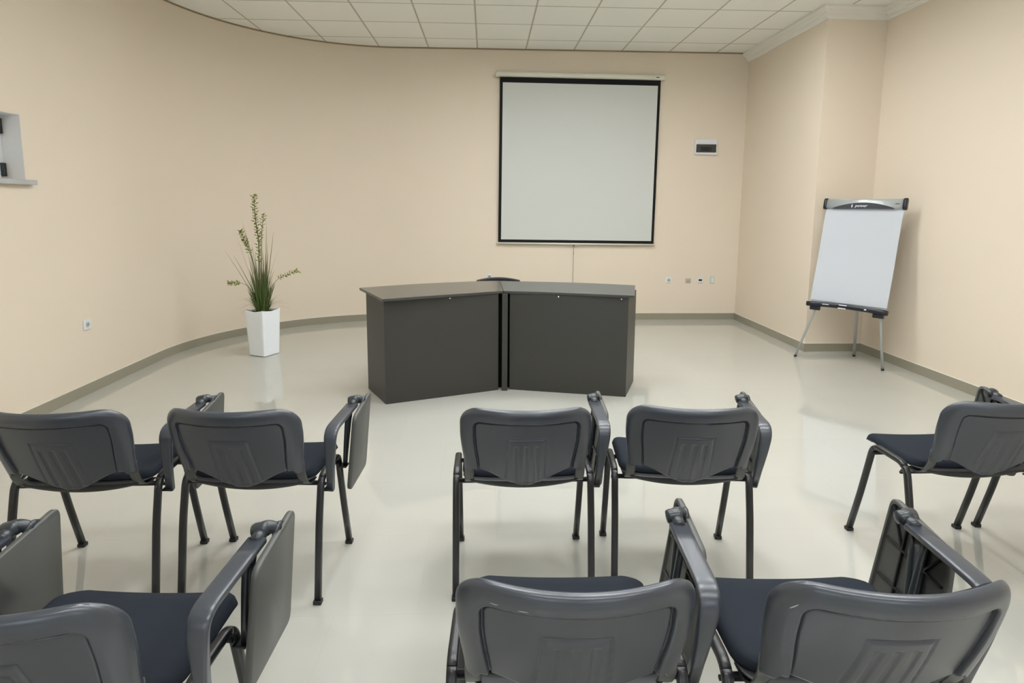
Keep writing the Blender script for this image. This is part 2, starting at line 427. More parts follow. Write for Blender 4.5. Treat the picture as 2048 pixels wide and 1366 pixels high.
def back_pt(u, v, inset=0.0, zb_add=0.0):
    z0 = 0.50 + (ZT - 0.50) * v
    x = clus(u) * (back_w(z0) - inset)
    b = back_bot(x) + zb_add
    z = (ZT - inset) - (ZT - inset - b) * (1 - v)
    return x, z
def qround(e, r, h):
    e = max(0, min(1, e / r)); return h * math.sqrt(max(0, 1 - (1 - e) ** 2))
def rear_disp(x, z):
    e = sdf_top(x, z); d = qround(e, .036, .022)
    d -= .011 * smoothstep(.046, .053, e)                  # step down to the inner panel
    g = abs(e - .0535); d -= .008 * max(0, 1 - g / .0042)  # dark groove
    # central pad
    pw = .066 + .010 * (0.67 - z) / .18; pz = .668
    pe = min(pw - abs(x), pz - z)
    d -= .0035 * max(0, 1 - abs(pe) / .0042)
    if pe > 0:
        d += .0022 * smoothstep(.003, .010, pe)
        if z < pz - .026:
            for fx in (-.036, 0, .036):
                d -= .0032 * (1 - smoothstep(.005, .0105, abs(x - fx * (1 + .1 * (0.67 - z) / .18)))) * smoothstep(pz - .026, pz - .034, z)
    d -= .004 * (1 - smoothstep(0, .006, z - back_bot(x)))
    return d
def make_chair(label, tablet_dz=0.0):
    t = thing('tablet_arm_chair', label, 'chair', (0, 0, 0), 0, 'black tablet-arm chairs')
    # backrest: padded front, moulded rear shell
    bm = NB()
    def ctop(u, v):
        x, z = back_pt(u, v, .012, .02); e = min(sdf_top(x, z) - .010, z - back_bot(x) - .018)
        return Vector((x, back_mid(x, z) + .004 + qround(e, .03, .024), z))
    def cbot(u, v):
        x, z = back_pt(u, v, .012, .02); return Vector((x, back_mid(x, z) + .002, z))
    grid_slab(bm, 40, 30, cbot, ctop); br = obj('backrest', bm, M['fabric'], t, smooth=True)
    bm = NB()
    def rtop(u, v):
        x, z = back_pt(u, v); return Vector((x, back_mid(x, z) + .004, z))
    def rbot(u, v):
        x, z = back_pt(u, v); return Vector((x, back_mid(x, z) - rear_disp(x, z), z))
    grid_slab(bm, 190, 130, rbot, rtop); obj('back_shell', bm, M['plastic'], t, smooth=True)
    for s in (-1, 1):
        bm = NB(); y0 = back_mid(.21, .53)
        path = rounded([(s * .207, y0 + .001, .56), (s * .207, y0 + .008, .50), (s * .207, .058, .440), (s * .207, .13, .436)], .03)
        sweep(bm, path, .036, .005, seg=8, power=6); obj('back_bracket', bm, M['bracket'], t, smooth=True)
    # seat: cushion and under-shell
    def seat_xy(u, v, ins, rin=0.0):
        y0, y1, wm = .028 + ins + rin, .432 - ins, .236 - ins
        y = y0 + (y1 - y0) * (0.5 + 0.5 * clus(v)); r = .085; rr = .06; wq = wm
        if y > y1 - r: wq = wm - r + math.sqrt(max(0, r * r - (y - y1 + r) ** 2))
        if y < y0 + rr: wq = wm - rr + math.sqrt(max(0, rr * rr - (y0 + rr - y) ** 2))
        return clus(u) * wq, y, min(wq - abs(clus(u) * wq), y1 - y, y - y0)
    def seat_z(x, y):
        z = .462 + .010 * (x / .236) ** 2 - .006 * math.cos(PI * (y - .20) / .4) + .006
        z -= .030 * smoothstep(.34, .44, y) ; z += .006 * (1 - smoothstep(.02, .12, y))
        return z
    bm = NB()
    def st(u, v):
        x, y, e = seat_xy(u, v, 0, .045); return Vector((x, y, seat_z(x, y) - .012 + qround(e, .030, .026)))
    def sb(u, v):
        x, y, e = seat_xy(u, v, 0, .045); return Vector((x, y, seat_z(x, y) - .016))
    grid_slab(bm, 40, 40, st, sb); obj('seat', bm, M['fabric'], t, smooth=True)
    bm = NB()
    def ut(u, v):
        x, y, e = seat_xy(u, v, .004); return Vector((x, y, seat_z(x, y) - .0165))
    def ub(u, v):
        x, y, e = seat_xy(u, v, .004)
        dp = .006 + .026 * (1 - (x / .24) ** 2) ** 1.0 * (1 - .55 * smoothstep(.05, .35, y))
        return Vector((x, y, seat_z(x, y) - .0165 - dp * min(1, .25 + e / .02)))
    grid_slab(bm, 30, 30, ut, ub); obj('seat_shell', bm, M['plastic_dark'], t, smooth=True)
    # frame
    for s in (-1, 1):
        X = s * .258
        full = rounded([(X, 0, .012), (X, .043, .294), (X, .084, .463), (X, .288, .463), (X, .350, .211), (X, .407, .012)], [.05, .05, .045, .05], 8)
        ia = min(range(len(full)), key=lambda i: abs(full[i].y - .095) + (full[i].z < .4))
        ib = min(range(len(full)), key=lambda i: abs(full[i].y - .272) + (full[i].z < .4))
        bm = NB(); sweep(bm, full[:ia + 1], .026, .023, seg=14, power=3.2); lr = obj('leg', bm, M['frame'], t, smooth=True)
        bm = NB(); sweep(bm, full[ia:ib + 1], .026, .023, seg=14, power=3.2); obj('side_rail', bm, M['frame'], t, smooth=True)
        bm = NB(); sweep(bm, full[ib:], .026, .023, seg=14, power=3.2); lf = obj('leg', bm, M['frame'], t, smooth=True)
        bm = NB(); box(bm, X - .0155, X + .0155, -.014, .014, 0, .016); obj('foot_cap', bm, M['foot'], lr, bevel=.003)
        bm = NB(); box(bm, X - .0155, X + .0155, .394, .422, 0, .016); obj('foot_cap', bm, M['foot'], lf, bevel=.003)
        bm = NB(); sweep(bm, [(X + s * .012, .10, .425), (X - s * .02, .10, .425)], .012, .012, side=(0, 1, 0), seg=8); obj('frame_bolt', bm, M['foot'], t, smooth=True)
    for y in (.10, .285):
        bm = NB(); sweep(bm, [(-.262, y, .428), (.262, y, .428)], .022, .016, side=(0, 1, 0), seg=12, power=2.5); obj('crossbar', bm, M['frame'], t, smooth=True)
    # armrest loop on the right
    bm = NB()
    path = rounded([(.286, .105, .400), (.300, .070, .55), (.306, .058, .652), (.309, .20, .656), (.311, .332, .658)], [.12, .055, .05], 10)
    sweep(bm, path, lambda f: .028 + .020 * smoothstep(.1, .52, f), lambda f: .026 - .008 * smoothstep(.2, .5, f), seg=24, power=4.5)
    ar = obj('armrest', bm, M['plastic'], t, smooth=True)
    # V shaped hollow front strut
    bm = NB()
    for sg, yo in ((-1, -.022), (1, .022)):
        sweep(bm, rounded([(.308, .300 + yo, .652), (.297, .295 + yo * .55, .55), (.286, .292, .415)], .08), .017, lambda f: .014 + .006 * f, seg=10, power=3)
    sweep(bm, [(.308, .300, .648), (.286, .292, .42)], .006, lambda f: .046 * (1 - f) + .012, seg=8, power=4)
    obj('arm_strut', bm, M['plastic_joint'], t, smooth=True)
    bm = NB(); box(bm, .262, .296, .272, .312, .408, .416); obj('arm_bracket', bm, M['frame'], t, bevel=.002)
    bm = NB(); box(bm, .262, .296, .088, .120, .399, .407); obj('arm_bracket', bm, M['frame'], t, bevel=.002)
    # joint
    bm = NB()
    tube(bm, [(.311, .322, .660), (.313, .352, .664)], .0165, 14)
    lathe(bm, [(.004, -.022), (.016, -.020), (.019, -.012), (.019, .012), (.016, .020), (.004, .022)], 18, Matrix.Translation((.308, .362, .668)) @ Matrix.Rotation(rad(80), 4, 'Y'))
    tube(bm, rounded([(.305, .362, .668), (.322, .372, .674), (.343, .385, .656)], .02), lambda f: .017 - .002 * f, 14, side=(0, 0, 1))
    lathe(bm, [(.004, -.004), (.022, -.004), (.026, .004), (.026, .010), (.004, .010)], 18, Matrix.Translation((.338, .386, .652)) @ Matrix.Rotation(rad(95), 4, 'Y'))
    obj('tablet_joint', bm, M['plastic_joint'], t, smooth=True)
    # writing tablet, folded down outside the arm
    RT, FT, FB, RB = Vector((.356, .230, .642)), Vector((.357, .468, .674)), Vector((.319, .494, .325)), Vector((.330, .212, .338))
    ey = (FT - RT).normalized(); nrm = ey.cross((RT - RB).normalized()).normalized()   # towards +x
    if nrm.x < 0: nrm = -nrm
    def outline(r, ins):
        cs = [RT, FT, FB, RB]; out = []
        cen = sum(cs, Vector()) / 4
        for i in range(4):
            p, a, b = cs[i], cs[i - 1], cs[(i + 1) % 4]
            d1, d2 = (a - p).normalized(), (b - p).normalized()
            p = p + (d1 + d2) * ins
            for k in range(7):
                q = k / 6; s_, e_ = p + d1 * r, p + d2 * r
                out.append((1 - q) ** 2 * s_ + 2 * q * (1 - q) * p + q * q * e_)
        return out
    bm = NB()
    layers = [(.028, .003, 0.0), (.030, 0.0, .003), (.030, 0.0, .014), (.028, .003, .017)]
    rings = [[bm.verts.new(p - nrm * d) for p in outline(r, ins)] for r, ins, d in layers]
    rings.append([bm.verts.new(p - nrm * .017) for p in outline(.026, .010)])
    rings.append([bm.verts.new(p - nrm * .010) for p in outline(.024, .013)])
    for a, b in zip(rings, rings[1:]):
        for k in range(len(a)): bm.faces.new([a[k], a[(k + 1) % len(a)], b[(k + 1) % len(b)], b[k]])
    bm.faces.new(rings[0][::-1]); bm.faces.new(rings[-1])
    for v in bm.verts: v.co.z += tablet_dz
    tb = obj('tablet', bm, M['tablet'], t, smooth=False)
    md = tb.modifiers.new('e', 'EDGE_SPLIT'); md.split_angle = rad(50)
    for p in tb.data.polygons: p.use_smooth = True
    bm = NB()
    def P2(a, b): return RT.lerp(FT, a).lerp(RB.lerp(FB, a), b) - nrm * .014
    for (a0, b0, a1, b1) in [(.08, .33, .92, .33), (.08, .66, .92, .66), (.33, .06, .33, .94), (.66, .06, .66, .94), (.33, .33, .08, .06), (.66, .33, .92, .06)]:
        sweep(bm, [P2(a0, b0), P2(a1, b1)], .008, .006, side=nrm, seg=6, power=5)
    obj('underside_ribs', bm, M['plastic_dark'], tb)
    return t

def copy_tree(o, parent=None):
    c = o.copy(); C.objects.link(c)
    if parent is not None: c.parent = parent
    for ch in list(o.children): copy_tree(ch, c)
    return c
chairs = [
    (-1.492, 2.098, 1.2, 'black tablet-arm chair at the far left end of the front row'),
    (-0.889, 2.102, -3.4, 'black tablet-arm chair beside the aisle, right-hand one of the front-left pair'),
    (0.141, 2.090, -0.2, 'black tablet-arm chair in front of the desk centre post, left of the middle front pair'),
    (0.750, 2.093, -4.8, 'black tablet-arm chair, right-hand one of the front row middle pair, beyond the desk end'),
    (1.938, 2.121, 0.0, 'black tablet-arm chair cut by the right picture edge, nearest the flipchart'),
    (2.560, 2.134, 0.0, 'black tablet-arm chair beyond the right picture edge, only one front leg showing'),
    (-1.512, 1.101, -1.0, 'black chair at lower left corner, only its folded tablet and armrest showing'),
    (-0.895, 1.088, -2.9, 'near black chair lower left with open seat view and tablet beside the aisle'),
    (0.177, 1.120, -2.0, 'near black chair in bottom centre with pale scuffs on its back top edge'),
    (0.793, 1.094, -1.6, 'near black chair at bottom right, its ribbed tablet underside showing'),
]
def scuff(chair, pts, w):
    shell = [c for c in chair.children if c.name.startswith('back_shell')][0]
    bm = NB(); n = len(pts); prev = None
    for i, (x, z) in enumerate(pts):
        ww = w * math.sin(PI * (i + .5) / n); a = Vector((x, back_mid(x, z - ww) - rear_disp(x, z - ww) - .0004, z - ww)); b = Vector((x, back_mid(x, z + ww) - rear_disp(x, z + ww) - .0004, z + ww))
        row = [bm.verts.new(a), bm.verts.new(b)]
        if prev: bm.faces.new([prev[0], row[0], row[1], prev[1]])
        prev = row
    o = obj('scuff_mark', bm, M['scuff'], shell); o['label'] = 'pale scuff'
M['scuff'] = mat('pale_scuff', (0.45, 0.48, 0.50), 0.6)
proto = None
placed = []
for i, (x, y, r, lab) in enumerate(chairs):
    if proto is None: proto = make_chair(lab); o = proto
    else: o = copy_tree(proto); o['label'] = lab
    o.location = (x, y, 0); o.rotation_euler = (0, 0, rad(r)); placed.append(o)
for pts, w in [([(-.168 + .004 * k, .7475 + .0008 * math.sin(k * 2)) for k in range(5)], .0012), ([(-.116 + .004 * k, .7440) for k in range(6)], .0013)]: scuff(placed[8], pts, w)
scuff(placed[9], [(-.212 + .003 * k, .722 + .0035 * k) for k in range(5)], .0018)

# ------------------------------------------------------------------ desk
t = thing('presentation_desk', 'dark charcoal two-wing reception desk angled around a centre post', 'desk', (0.142, 4.70, 0))
ox, oy = 0.142, 4.70
def L2(p): return (p[0] - ox, p[1] - oy)
def catm(pts, n=8):
    out = []; P = [pts[0]] + pts + [pts[-1]]
    for i in range(1, len(P) - 2):
        for k in range(n):
            u = k / n; a, b, c, d = [Vector(q) for q in P[i - 1:i + 3]]
            out.append(tuple(.5 * ((2 * b) + (-a + c) * u + (2 * a - 5 * b + 4 * c - d) * u * u + (-a + 3 * b - 3 * c + d) * u ** 3)))
    out.append(tuple(pts[-1])); return out
def desktop(front, back):
    bm = NB(); prism(bm, [L2(p) for p in catm(front)] + [L2(p) for p in catm(back)][::-1], .790, .810)
    return obj('desktop', bm, M['desk_top'], t, bevel=.002)
desktop([(-.754, 4.276), (-.274, 4.507), (.129, 4.692)], [(-1.041, 4.87), (-.586, 5.122), (-.086, 5.305), (.110, 5.325)])
desktop([(.132, 4.690), (.40, 4.640), (.70, 4.562), (1.122, 4.446)], [(.113, 5.325), (.77, 5.212), (1.274, 5.039)])
DL0, DL1, DR0, DR1 = (-.755, 4.344), (.092, 4.682), (.182, 4.694), (1.086, 4.479)
def board(name, p, q, z0=0.0, z1=.789, th=.018, side=1, m=None):
    bm = NB(); slabline(bm, L2(p), L2(q), th, z0, z1, side); return obj(name, bm, m or M['desk'], t, bevel=.0012)
fl = board('front_panel', DL0, DL1); fr = board('front_panel', DR0, DR1)
board('end_panel', (-.963, 4.742), (-.755, 4.344), .0, .789, .018, 1)
board('end_panel', (1.086, 4.479), (1.25, 4.90), .0, .789, .018, 1)
board('inner_panel', (.092, 4.70), (.06, 5.10), .02, .788, .018, 1, M['desk_gap'])
board('inner_panel', (.182, 4.712), (.20, 5.10), .02, .788, .018, -1, M['desk_gap'])
bm = NB(); box(bm, -.055, .056, .05, .06, 0, .788); obj('gap_shade_sheet', bm, M['desk_gap'], t)  # black sheet behind the post, stands in for the shade in the gap
bm = NB(); box(bm, -.0225, .0225, -.043, .000, 0, .789); obj('post', bm, M['desk'], t, bevel=.002)
def screw(parent, x, y, ang, z=.776):
    bm = NB(); lathe(bm, [(.001, 0), (.0065, 0), (.006, .002), (.001, .003)], 14, Matrix.Translation((x - ox, y - oy, z)) @ Matrix.Rotation(ang, 4, 'Z') @ Matrix.Rotation(rad(90), 4, 'X'))
    obj('screw_cap', bm, M['chrome'], parent, smooth=True)
aL = math.atan2(DL1[1] - DL0[1], DL1[0] - DL0[0]); aR = math.atan2(DR1[1] - DR0[1], DR1[0] - DR0[0])
def on(p, q, x): return p[1] + (q[1] - p[1]) * (x - p[0]) / (q[0] - p[0])
screw(fl, -.283, on(DL0, DL1, -.283) - .0005, aL)
screw(fr, .56, on(DR0, DR1, .56) - .0005, aR); screw(fr, 1.033, on(DR0, DR1, 1.033) - .0005, aR)

# ------------------------------------------------------------------ presenter's chair behind the desk
t = thing('office_chair', 'black chair behind the desk, only the top of its back showing', 'chair', (.108, 5.62, 0), PI)
bm = NB()
def obk(u, v, off):
    s = clus(u); z = .50 + .295 * v
    return Vector((s * (.21 - .02 * (1 - v)), -.10 + .05 * s * s - .03 * (z - .5) + off, z - .022 * s * s * v - .03 * s * s * (1 - v) * -1))
grid_slab(bm, 30, 20, lambda u, v: obk(u, v, -.015), lambda u, v: obk(u, v, .02)); obj('backrest', bm, M['plastic_dark'], t, smooth=True, bevel=.008)
bm = NB()
grid_slab(bm, 24, 24, lambda u, v: Vector((clus(u) * .23, .13 + clus(v) * .22, .47 + .01 * clus(u) ** 2)), lambda u, v: Vector((clus(u) * .22, .13 + clus(v) * .21, .42)))
obj('seat', bm, M['fabric'], t, smooth=False, bevel=.015)
bm = NB(); sweep(bm, rounded([(0, -.115, .62), (0, -.13, .42), (0, -.05, .395), (0, .12, .40)], .05), .06, .008, seg=8, power=5); obj('back_bracket', bm, M['frame'], t, smooth=True)
bm = NB(); tube(bm, [(0, .12, .07), (0, .12, .25)], .03, 16, side=(1, 0, 0)); tube(bm, [(0, .12, .25), (0, .12, .42)], .018, 16, side=(1, 0, 0)); obj('column', bm, M['frame'], t, smooth=True)
for k in range(5):
    a = 2 * PI * k / 5 + .3; d = Vector((math.cos(a), math.sin(a), 0)); c0 = Vector((0, .12, 0))
    bm = NB(); sweep(bm, [c0 + d * .02 + Vector((0, 0, .095)), c0 + d * .27 + Vector((0, 0, .068))], .03, .022, side=(-d.y, d.x, 0), seg=10); lg = obj('leg', bm, M['plastic_dark'], t, smooth=True)
    bm = NB(); lathe(bm, [(.003, -.012), (.025, -.012), (.0265, 0), (.025, .012), (.003, .012)], 16, Matrix.Translation(c0 + d * .27 + Vector((0, 0, .0265))) @ Matrix.Rotation(a + PI / 2, 4, 'Z') @ Matrix.Rotation(rad(90), 4, 'Y'))
    tube(bm, [c0 + d * .27 + Vector((0, 0, .045)), c0 + d * .27 + Vector((0, 0, .07))], .006, 8, side=(1, 0, 0)); obj('caster', bm, M['black'], lg, smooth=True)

# ------------------------------------------------------------------ projection screen
ys_ = YB - .045; k_ = ys_ / YB
def sx(x): return x * k_
def sz(z): return H + (z - H) * k_
t = thing('projection_screen', 'white pull-down projection screen with black border hanging on the back wall', 'projection screen', (sx(1.17), ys_, 0), rad(0.0))
t.rotation_euler = (0, rad(.45), 0); t.location = (sx(1.17), ys_, sz(3.0)); zc_ = sz(3.0); xc_ = sx(1.17)
bm = NB()
a, b = sx(.120) - xc_, sx(2.216) - xc_
path = []
sweep(bm, [(a, .005, sz(3.095) - zc_), (b, .005, sz(3.095) - zc_)], .075, .062, side=(0, 1, 0), seg=20, power=3.5); obj('case', bm, M['white_metal'], t, smooth=False, bevel=.002)
for s, x in ((-1, a), (1, b)):
    bm = NB(); sweep(bm, [(x, .005, sz(3.095) - zc_), (x + s * .014, .005, sz(3.095) - zc_)], .08, .07, side=(0, 1, 0), seg=20, power=3.5); obj('end_cap', bm, M['white_metal'], t)
bm = NB(); box(bm, b - .10, b - .06, -.036, -.033, sz(3.088) - zc_, sz(3.097) - zc_); obj('badge', bm, M['black'], t)
x0, x1 = sx(.159) - xc_, sx(2.186) - xc_; z0, z1 = sz(1.006) - zc_, sz(3.066) - zc_
bm = NB(); box(bm, x0, x1, .006, .0075, z0, z1); cl = obj('fabric_sheet', bm, M['screen_black'], t)
cl['label'] = 'black border fabric'
bm = NB(); box(bm, sx(.195) - xc_, sx(2.152) - xc_, .004, .0058, sz(1.043) - zc_, sz(2.998) - zc_); ws = obj('viewing_surface', bm, M['screen_white'], t); ws['label'] = 'matt white viewing surface'
bm = NB(); sweep(bm, [(sx(.135) - xc_, .006, z0 - .011), (sx(2.205) - xc_, .006, z0 - .011)], .022, .022, side=(0, 1, 0), seg=12, power=3); obj('bottom_bar', bm, M['white_metal'], t, smooth=True)
xk = sx(1.140) - xc_
bm = NB(); tube(bm, [(xk, .0, z0 - .02), (xk, .0, -2.56)], .0028, 6); tube(bm, [(xk, 0, z0 - .02), (xk, 0, z0 - .045)], .010, 8)
tube(bm, [(xk, 0, z0 - .115), (xk, 0, z0 - .155)], lambda f: .004 + .005 * math.sin(PI * f), 8); tube(bm, [(xk, 0, -2.52), (xk, 0, -2.58)], lambda f: .004 + .008 * math.sin(PI * f), 8)
pc = obj('pull_cord', bm, mat('brown_cord', (0.13, 0.11, 0.09), 0.7), t); pc['label'] = 'thin brown pull cord'
bm = NB(); tube(bm, [(xk, 0, z0 - .030), (xk + .07, 0, z0 - .026)], .003, 6, side=(0, 1, 0)); obj('pull_handle', bm, M['white_metal'], t)

# ------------------------------------------------------------------ electrical panel, sockets
t = thing('distribution_box', 'white electrical distribution box with smoked door on the back wall', 'electrical box', (2.794, YB, 2.165), 0)
bm = NB(); box(bm, -.145, .145, -.03, 0, -.022, .172); obj('box_body', bm, M['white_plastic'], t, bevel=.006)
bm = NB(); box(bm, -.129, .129, -.036, -.029, .006, .108); dr = obj('smoked_door', bm, M['smoke'], t, bevel=.003)
bm = NB(); box(bm, -.075, .07, -.0385, -.0355, .020, .075); obj('breaker_window', bm, M['black'], dr, bevel=.001)
def socket(label, loc, rz, m, w=.075, h=.075, hole=True, grp=None, cat='wall socket', nm='wall_socket'):
    t = thing(nm, label, cat, loc, rz, grp)
    bm = NB(); box(bm, -w / 2, w / 2, -.010, 0, -h / 2, h / 2); obj('face_plate', bm, m, t, bevel=.004)
    if hole:
        bm = NB(); lathe(bm, [(.001, 0), (.021, 0), (.021, .0025), (.018, .004), (.016, .002), (.001, .002)], 20, Matrix.Translation((0, -.010, 0)) @ Matrix.Rotation(rad(90), 4, 'X')); ins = obj('insert', bm, M['silver'], t, smooth=False)
        for sgn in (-1, 1):
            bm = NB(); lathe(bm, [(.0005, 0), (.003, 0), (.003, .0015), (.0005, .0015)], 8, Matrix.Translation((sgn * .0095, -.0125, 0)) @ Matrix.Rotation(rad(90), 4, 'X')); obj('pin_hole', bm, M['black'], ins)
    return t
socket('small white wall socket, nearest the desk of the four at right of it', (2.387, YB, .525), 0, M['white_plastic'])
socket('small beige wall socket, second from the desk in the row of four', (2.647, YB, .518), 0, M['beige_plastic'], .07, .06)
t = socket('small white data outlet with dark port, third from the desk', (2.807, YB, .525), 0, M['white_plastic'], .075, .07, False, None, 'data outlet', 'data_outlet')
bm = NB(); box(bm, -.022, .022, -.0125, -.009, -.012, .012); obj('port', bm, M['black'], t)
t = socket('narrow pale green upright wall plate nearest the room corner', (2.968, YB, .526), 0, M['pale_green'], .055, .10, False, None, 'wall plate', 'wall_plate')
bm = NB(); box(bm, -.014, .014, -.013, -.009, -.035, .035); obj('insert', bm, M['white_plastic'], t, bevel=.001)
socket('small white wall socket peeking above the desk behind its chair', (.032, YB, .568), 0, M['white_plastic'], .045, .075)
socket('white wall socket low on the left wall below the window', (XL, 4.700, .542), rad(90), M['white_plastic'], .08, .08)

# ------------------------------------------------------------------ flipchart
phi, lean = rad(-53), .220
ux = Vector((math.cos(phi), math.sin(phi), 0)); un = Vector((-ux.y, ux.x, 0))       # along the board, away from the viewer
up = Vector((0, 0, 1)) * math.cos(lean) + un * math.sin(lean); nf = -(ux.cross(up)).normalized()
base = Vector((3.385, 5.405, .540))
t = thing('flipchart_easel', 'grey flipchart easel with blank white paper pad in the right corner', 'flipchart', (base.x, base.y, 0))
Bz = Vector((0, 0, .540))
def FP(a, b, c=0.0): return Bz + ux * a + up * b + nf * c        # a across, b up the board, c towards the viewer
if nf.dot(un) > 0: nf = -nf
def fbox(bm, a0, a1, b0, b1, c0, c1):
    vs = [bm.verts.new(FP(a, b, c)) for c in (c0, c1) for (a, b) in ((a0, b0), (a1, b0), (a1, b1), (a0, b1))]
    for f in [(3, 2, 1, 0), (4, 5, 6, 7), (0, 1, 5, 4), (1, 2, 6, 5), (2, 3, 7, 6), (3, 0, 4, 7)]: bm.faces.new([vs[i] for i in f])
HB, hw = 1.045, .345
bm = NB(); fbox(bm, -hw + .012, hw - .012, .03, HB - .03, -.012, .004); obj('board', bm, M['silver'], t, bevel=.003)
bm = NB()
grid_slab(bm, 16, 30, lambda u, v: FP((u * 2 - 1) * (hw - .008), .045 + v * (HB - .13), .006 + .003 * math.sin(v * 9 + u) + .004 * (1 - v)), lambda u, v: FP((u * 2 - 1) * (hw - .008), .045 + v * (HB - .13), .0045))
pd = obj('paper_pad', bm, M['paper'], t, smooth=False); pd['label'] = 'blank white paper pad'
# header bar with dark arc
bm = NB(); sweep(bm, [FP(-hw + .012, HB - .045, .012), FP(hw - .012, HB - .045, .012)], .095, .045, side=up, seg=20, power=3); hd = obj('header_bar', bm, M['silver'], t, smooth=True)
bm = NB(); n = 24
lo = [FP(-.27 + .54 * k / n, HB - .093, .0350) for k in range(n + 1)]; hi = [FP(-.27 + .54 * k / n, HB - .093 + .056 * math.sin(PI * k / n) ** .8 + .0005, .0362) for k in range(n + 1)]
va_ = [bm.verts.new(p) for p in lo]; vb_ = [bm.verts.new(p) for p in hi]; vc_ = [bm.verts.new(p - nf * .014) for p in hi]; vd_ = [bm.verts.new(p - nf * .014) for p in lo]
for k in range(n):
    bm.faces.new([va_[k], va_[k + 1], vb_[k + 1], vb_[k]]); bm.faces.new([vb_[k], vb_[k + 1], vc_[k + 1], vc_[k]]); bm.faces.new([va_[k + 1], va_[k], vd_[k], vd_[k + 1]])
ac = obj('header_arc', bm, M['navy'], hd); ac['label'] = 'navy black arc on the header'
for s in (-1, 1):
    bm = NB(); sweep(bm, [FP(s * (hw - .014), HB - .045, .012), FP(s * (hw + .012), HB - .045, .012)], .108, .056, side=up, seg=20, power=3.2); obj('end_cap', bm, M['navy'], t, smooth=True)
def text_mesh(name, body, size, a, b, c, m, parent, shear=0.0, sx_=1.0):
    cu = bpy.data.curves.new('txt', 'FONT'); cu.body = body; cu.size = size; cu.extrude = .0006; cu.shear = shear
    tmp = bpy.data.objects.new('txt', cu); C.objects.link(tmp)
    bpy.context.view_layer.update()
    me = bpy.data.meshes.new_from_object(tmp.evaluated_get(bpy.context.evaluated_depsgraph_get()))
    bpy.data.objects.remove(tmp)
    Mx = Matrix(((ux.x, up.x, nf.x), (ux.y, up.y, nf.y), (ux.z, up.z, nf.z))).to_4x4()
    me.transform(Matrix.Translation(FP(a, b, c)) @ Mx @ Matrix.Scale(sx_, 4, (1, 0, 0)))
    o = bpy.data.objects.new(name, me); C.objects.link(o); me.materials.clear(); me.materials.append(m); o.parent = parent; return o
text_mesh('lettering', 'power', .040, -.068, HB - .080, .0372, M['white_plastic'], hd, .25, 1.0)
bm = NB(); fbox(bm, -.098, -.090, HB - .084, HB - .056, .0365, .0378); obj('emblem', bm, M['white_plastic'], hd)
bm = NB(); fbox(bm, .268, .302, HB - .052, HB - .044, .0335, .0352); obj('maker_mark', bm, M['navy'], hd)
# tray
bm = NB(); pth = [FP(-hw - .006 + (2 * hw + .012) * k / 14, .014 - .012 * (2 * k / 14 - 1) ** 2, .030) for k in range(15)]
sweep(bm, pth, .046, .062, side=up, seg=14, power=4); tr = obj('pen_tray', bm, M['navy'], t, smooth=True)
for a0, a1, b0, b1 in [(-.20, -.14, .008, .014), (-.05, .02, .018, .026), (-.055, .015, -.012, -.004), (.17, .19, .002, .012)]:
    bm = NB(); fbox(bm, a0, a1, b0, b1, .0606, .0622); obj('tray_marking', bm, M['white_plastic'], tr)
for s in (-1, 1):
    bm = NB(); fbox(bm, s * .28 - .045, s * .28 + .045, -.052, -.008, -.01, .035); obj('clamp', bm, M['navy'], t, bevel=.008)
# legs
def W2L(x, y, z=0): return Vector((x - base.x, y - base.y, z))
feet = [(W2L(3.087, 5.712), FP(-.27, .05, -.024)), (W2L(3.637, 5.190), FP(.27, .05, -.024)), (W2L(3.690, 5.710), FP(.0, HB - .10, -.035))]
for i, (g, h_) in enumerate(feet):
    h2 = h_ if i == 2 else FP(-.20 if i == 0 else .20, HB - .12, -.030)
    bm = NB(); g2 = g + (h_ - g).normalized() * .015; tube(bm, [g2, h_, h2] if i < 2 else [g2, h2], .0115 if i < 2 else .013, 12, side=(1, 0, 0)); lg = obj('leg', bm, M['silver_pole'], t, smooth=True)
    bm = NB(); tube(bm, [g + Vector((0, 0, .0)), g + (h_ - g).normalized() * .02], .0135, 12, side=(1, 0, 0)); obj('rubber_foot', bm, M['black'], lg, smooth=True)

# ------------------------------------------------------------------ potted plant
px0, py0 = -2.212, 5.895
t = thing('potted_plant', 'tall grassy artificial plant in a white tapered square pot by the curved wall', 'plant', (px0, py0, 0), 0)
bm = NB()
ang = rad(64)
def ring(r, z, dip=0.0, n=12, rc=.88):
    out = []
    for q in range(4):
        for k in range(n):
            u = k / n; a0, a1 = ang + q * PI / 2, ang + (q + 1) * PI / 2
            p0 = Vector((math.cos(a0 + PI / 4), math.sin(a0 + PI / 4), 0)) * r; p1 = Vector((math.cos(a1 + PI / 4), math.sin(a1 + PI / 4), 0)) * r
            p = p0.lerp(p1, u); cr = 1 - .045 * max(0, 1 - min(u, 1 - u) * 12)
            p = p * cr; p.z = z - dip * math.sin(PI * u); out.append(p)
    return out
prof = [(.138, .004, 0), (.144, 0.010, 0), (.168, .455, .014), (.166, .462, .016), (.156, .460, .016), (.153, .40, 0), (.02, .39, 0)]
rings = [[bm.verts.new(p) for p in ring(r, z, d)] for r, z, d in prof]
for a, b in zip(rings, rings[1:]):
    for k in range(len(a)): bm.faces.new([a[k], a[(k + 1) % len(a)], b[(k + 1) % len(b)], b[k]])
bm.faces.new(rings[0][::-1]); bm.faces.new(rings[-1])
po = obj('pot', bm, M['pot'], t, bevel=.002)
bm = NB(); bm.faces.new([bm.verts.new(p) for p in ring(.153, .43)]); 
for p in ring(.153, .40): pass
ex = bmesh.ops.extrude_face_region(bm, geom=bm.faces[:]); bmesh.ops.translate(bm, verts=[v for v in ex['geom'] if isinstance(v, bmesh.types.BMVert)], vec=(0, 0, -.025))
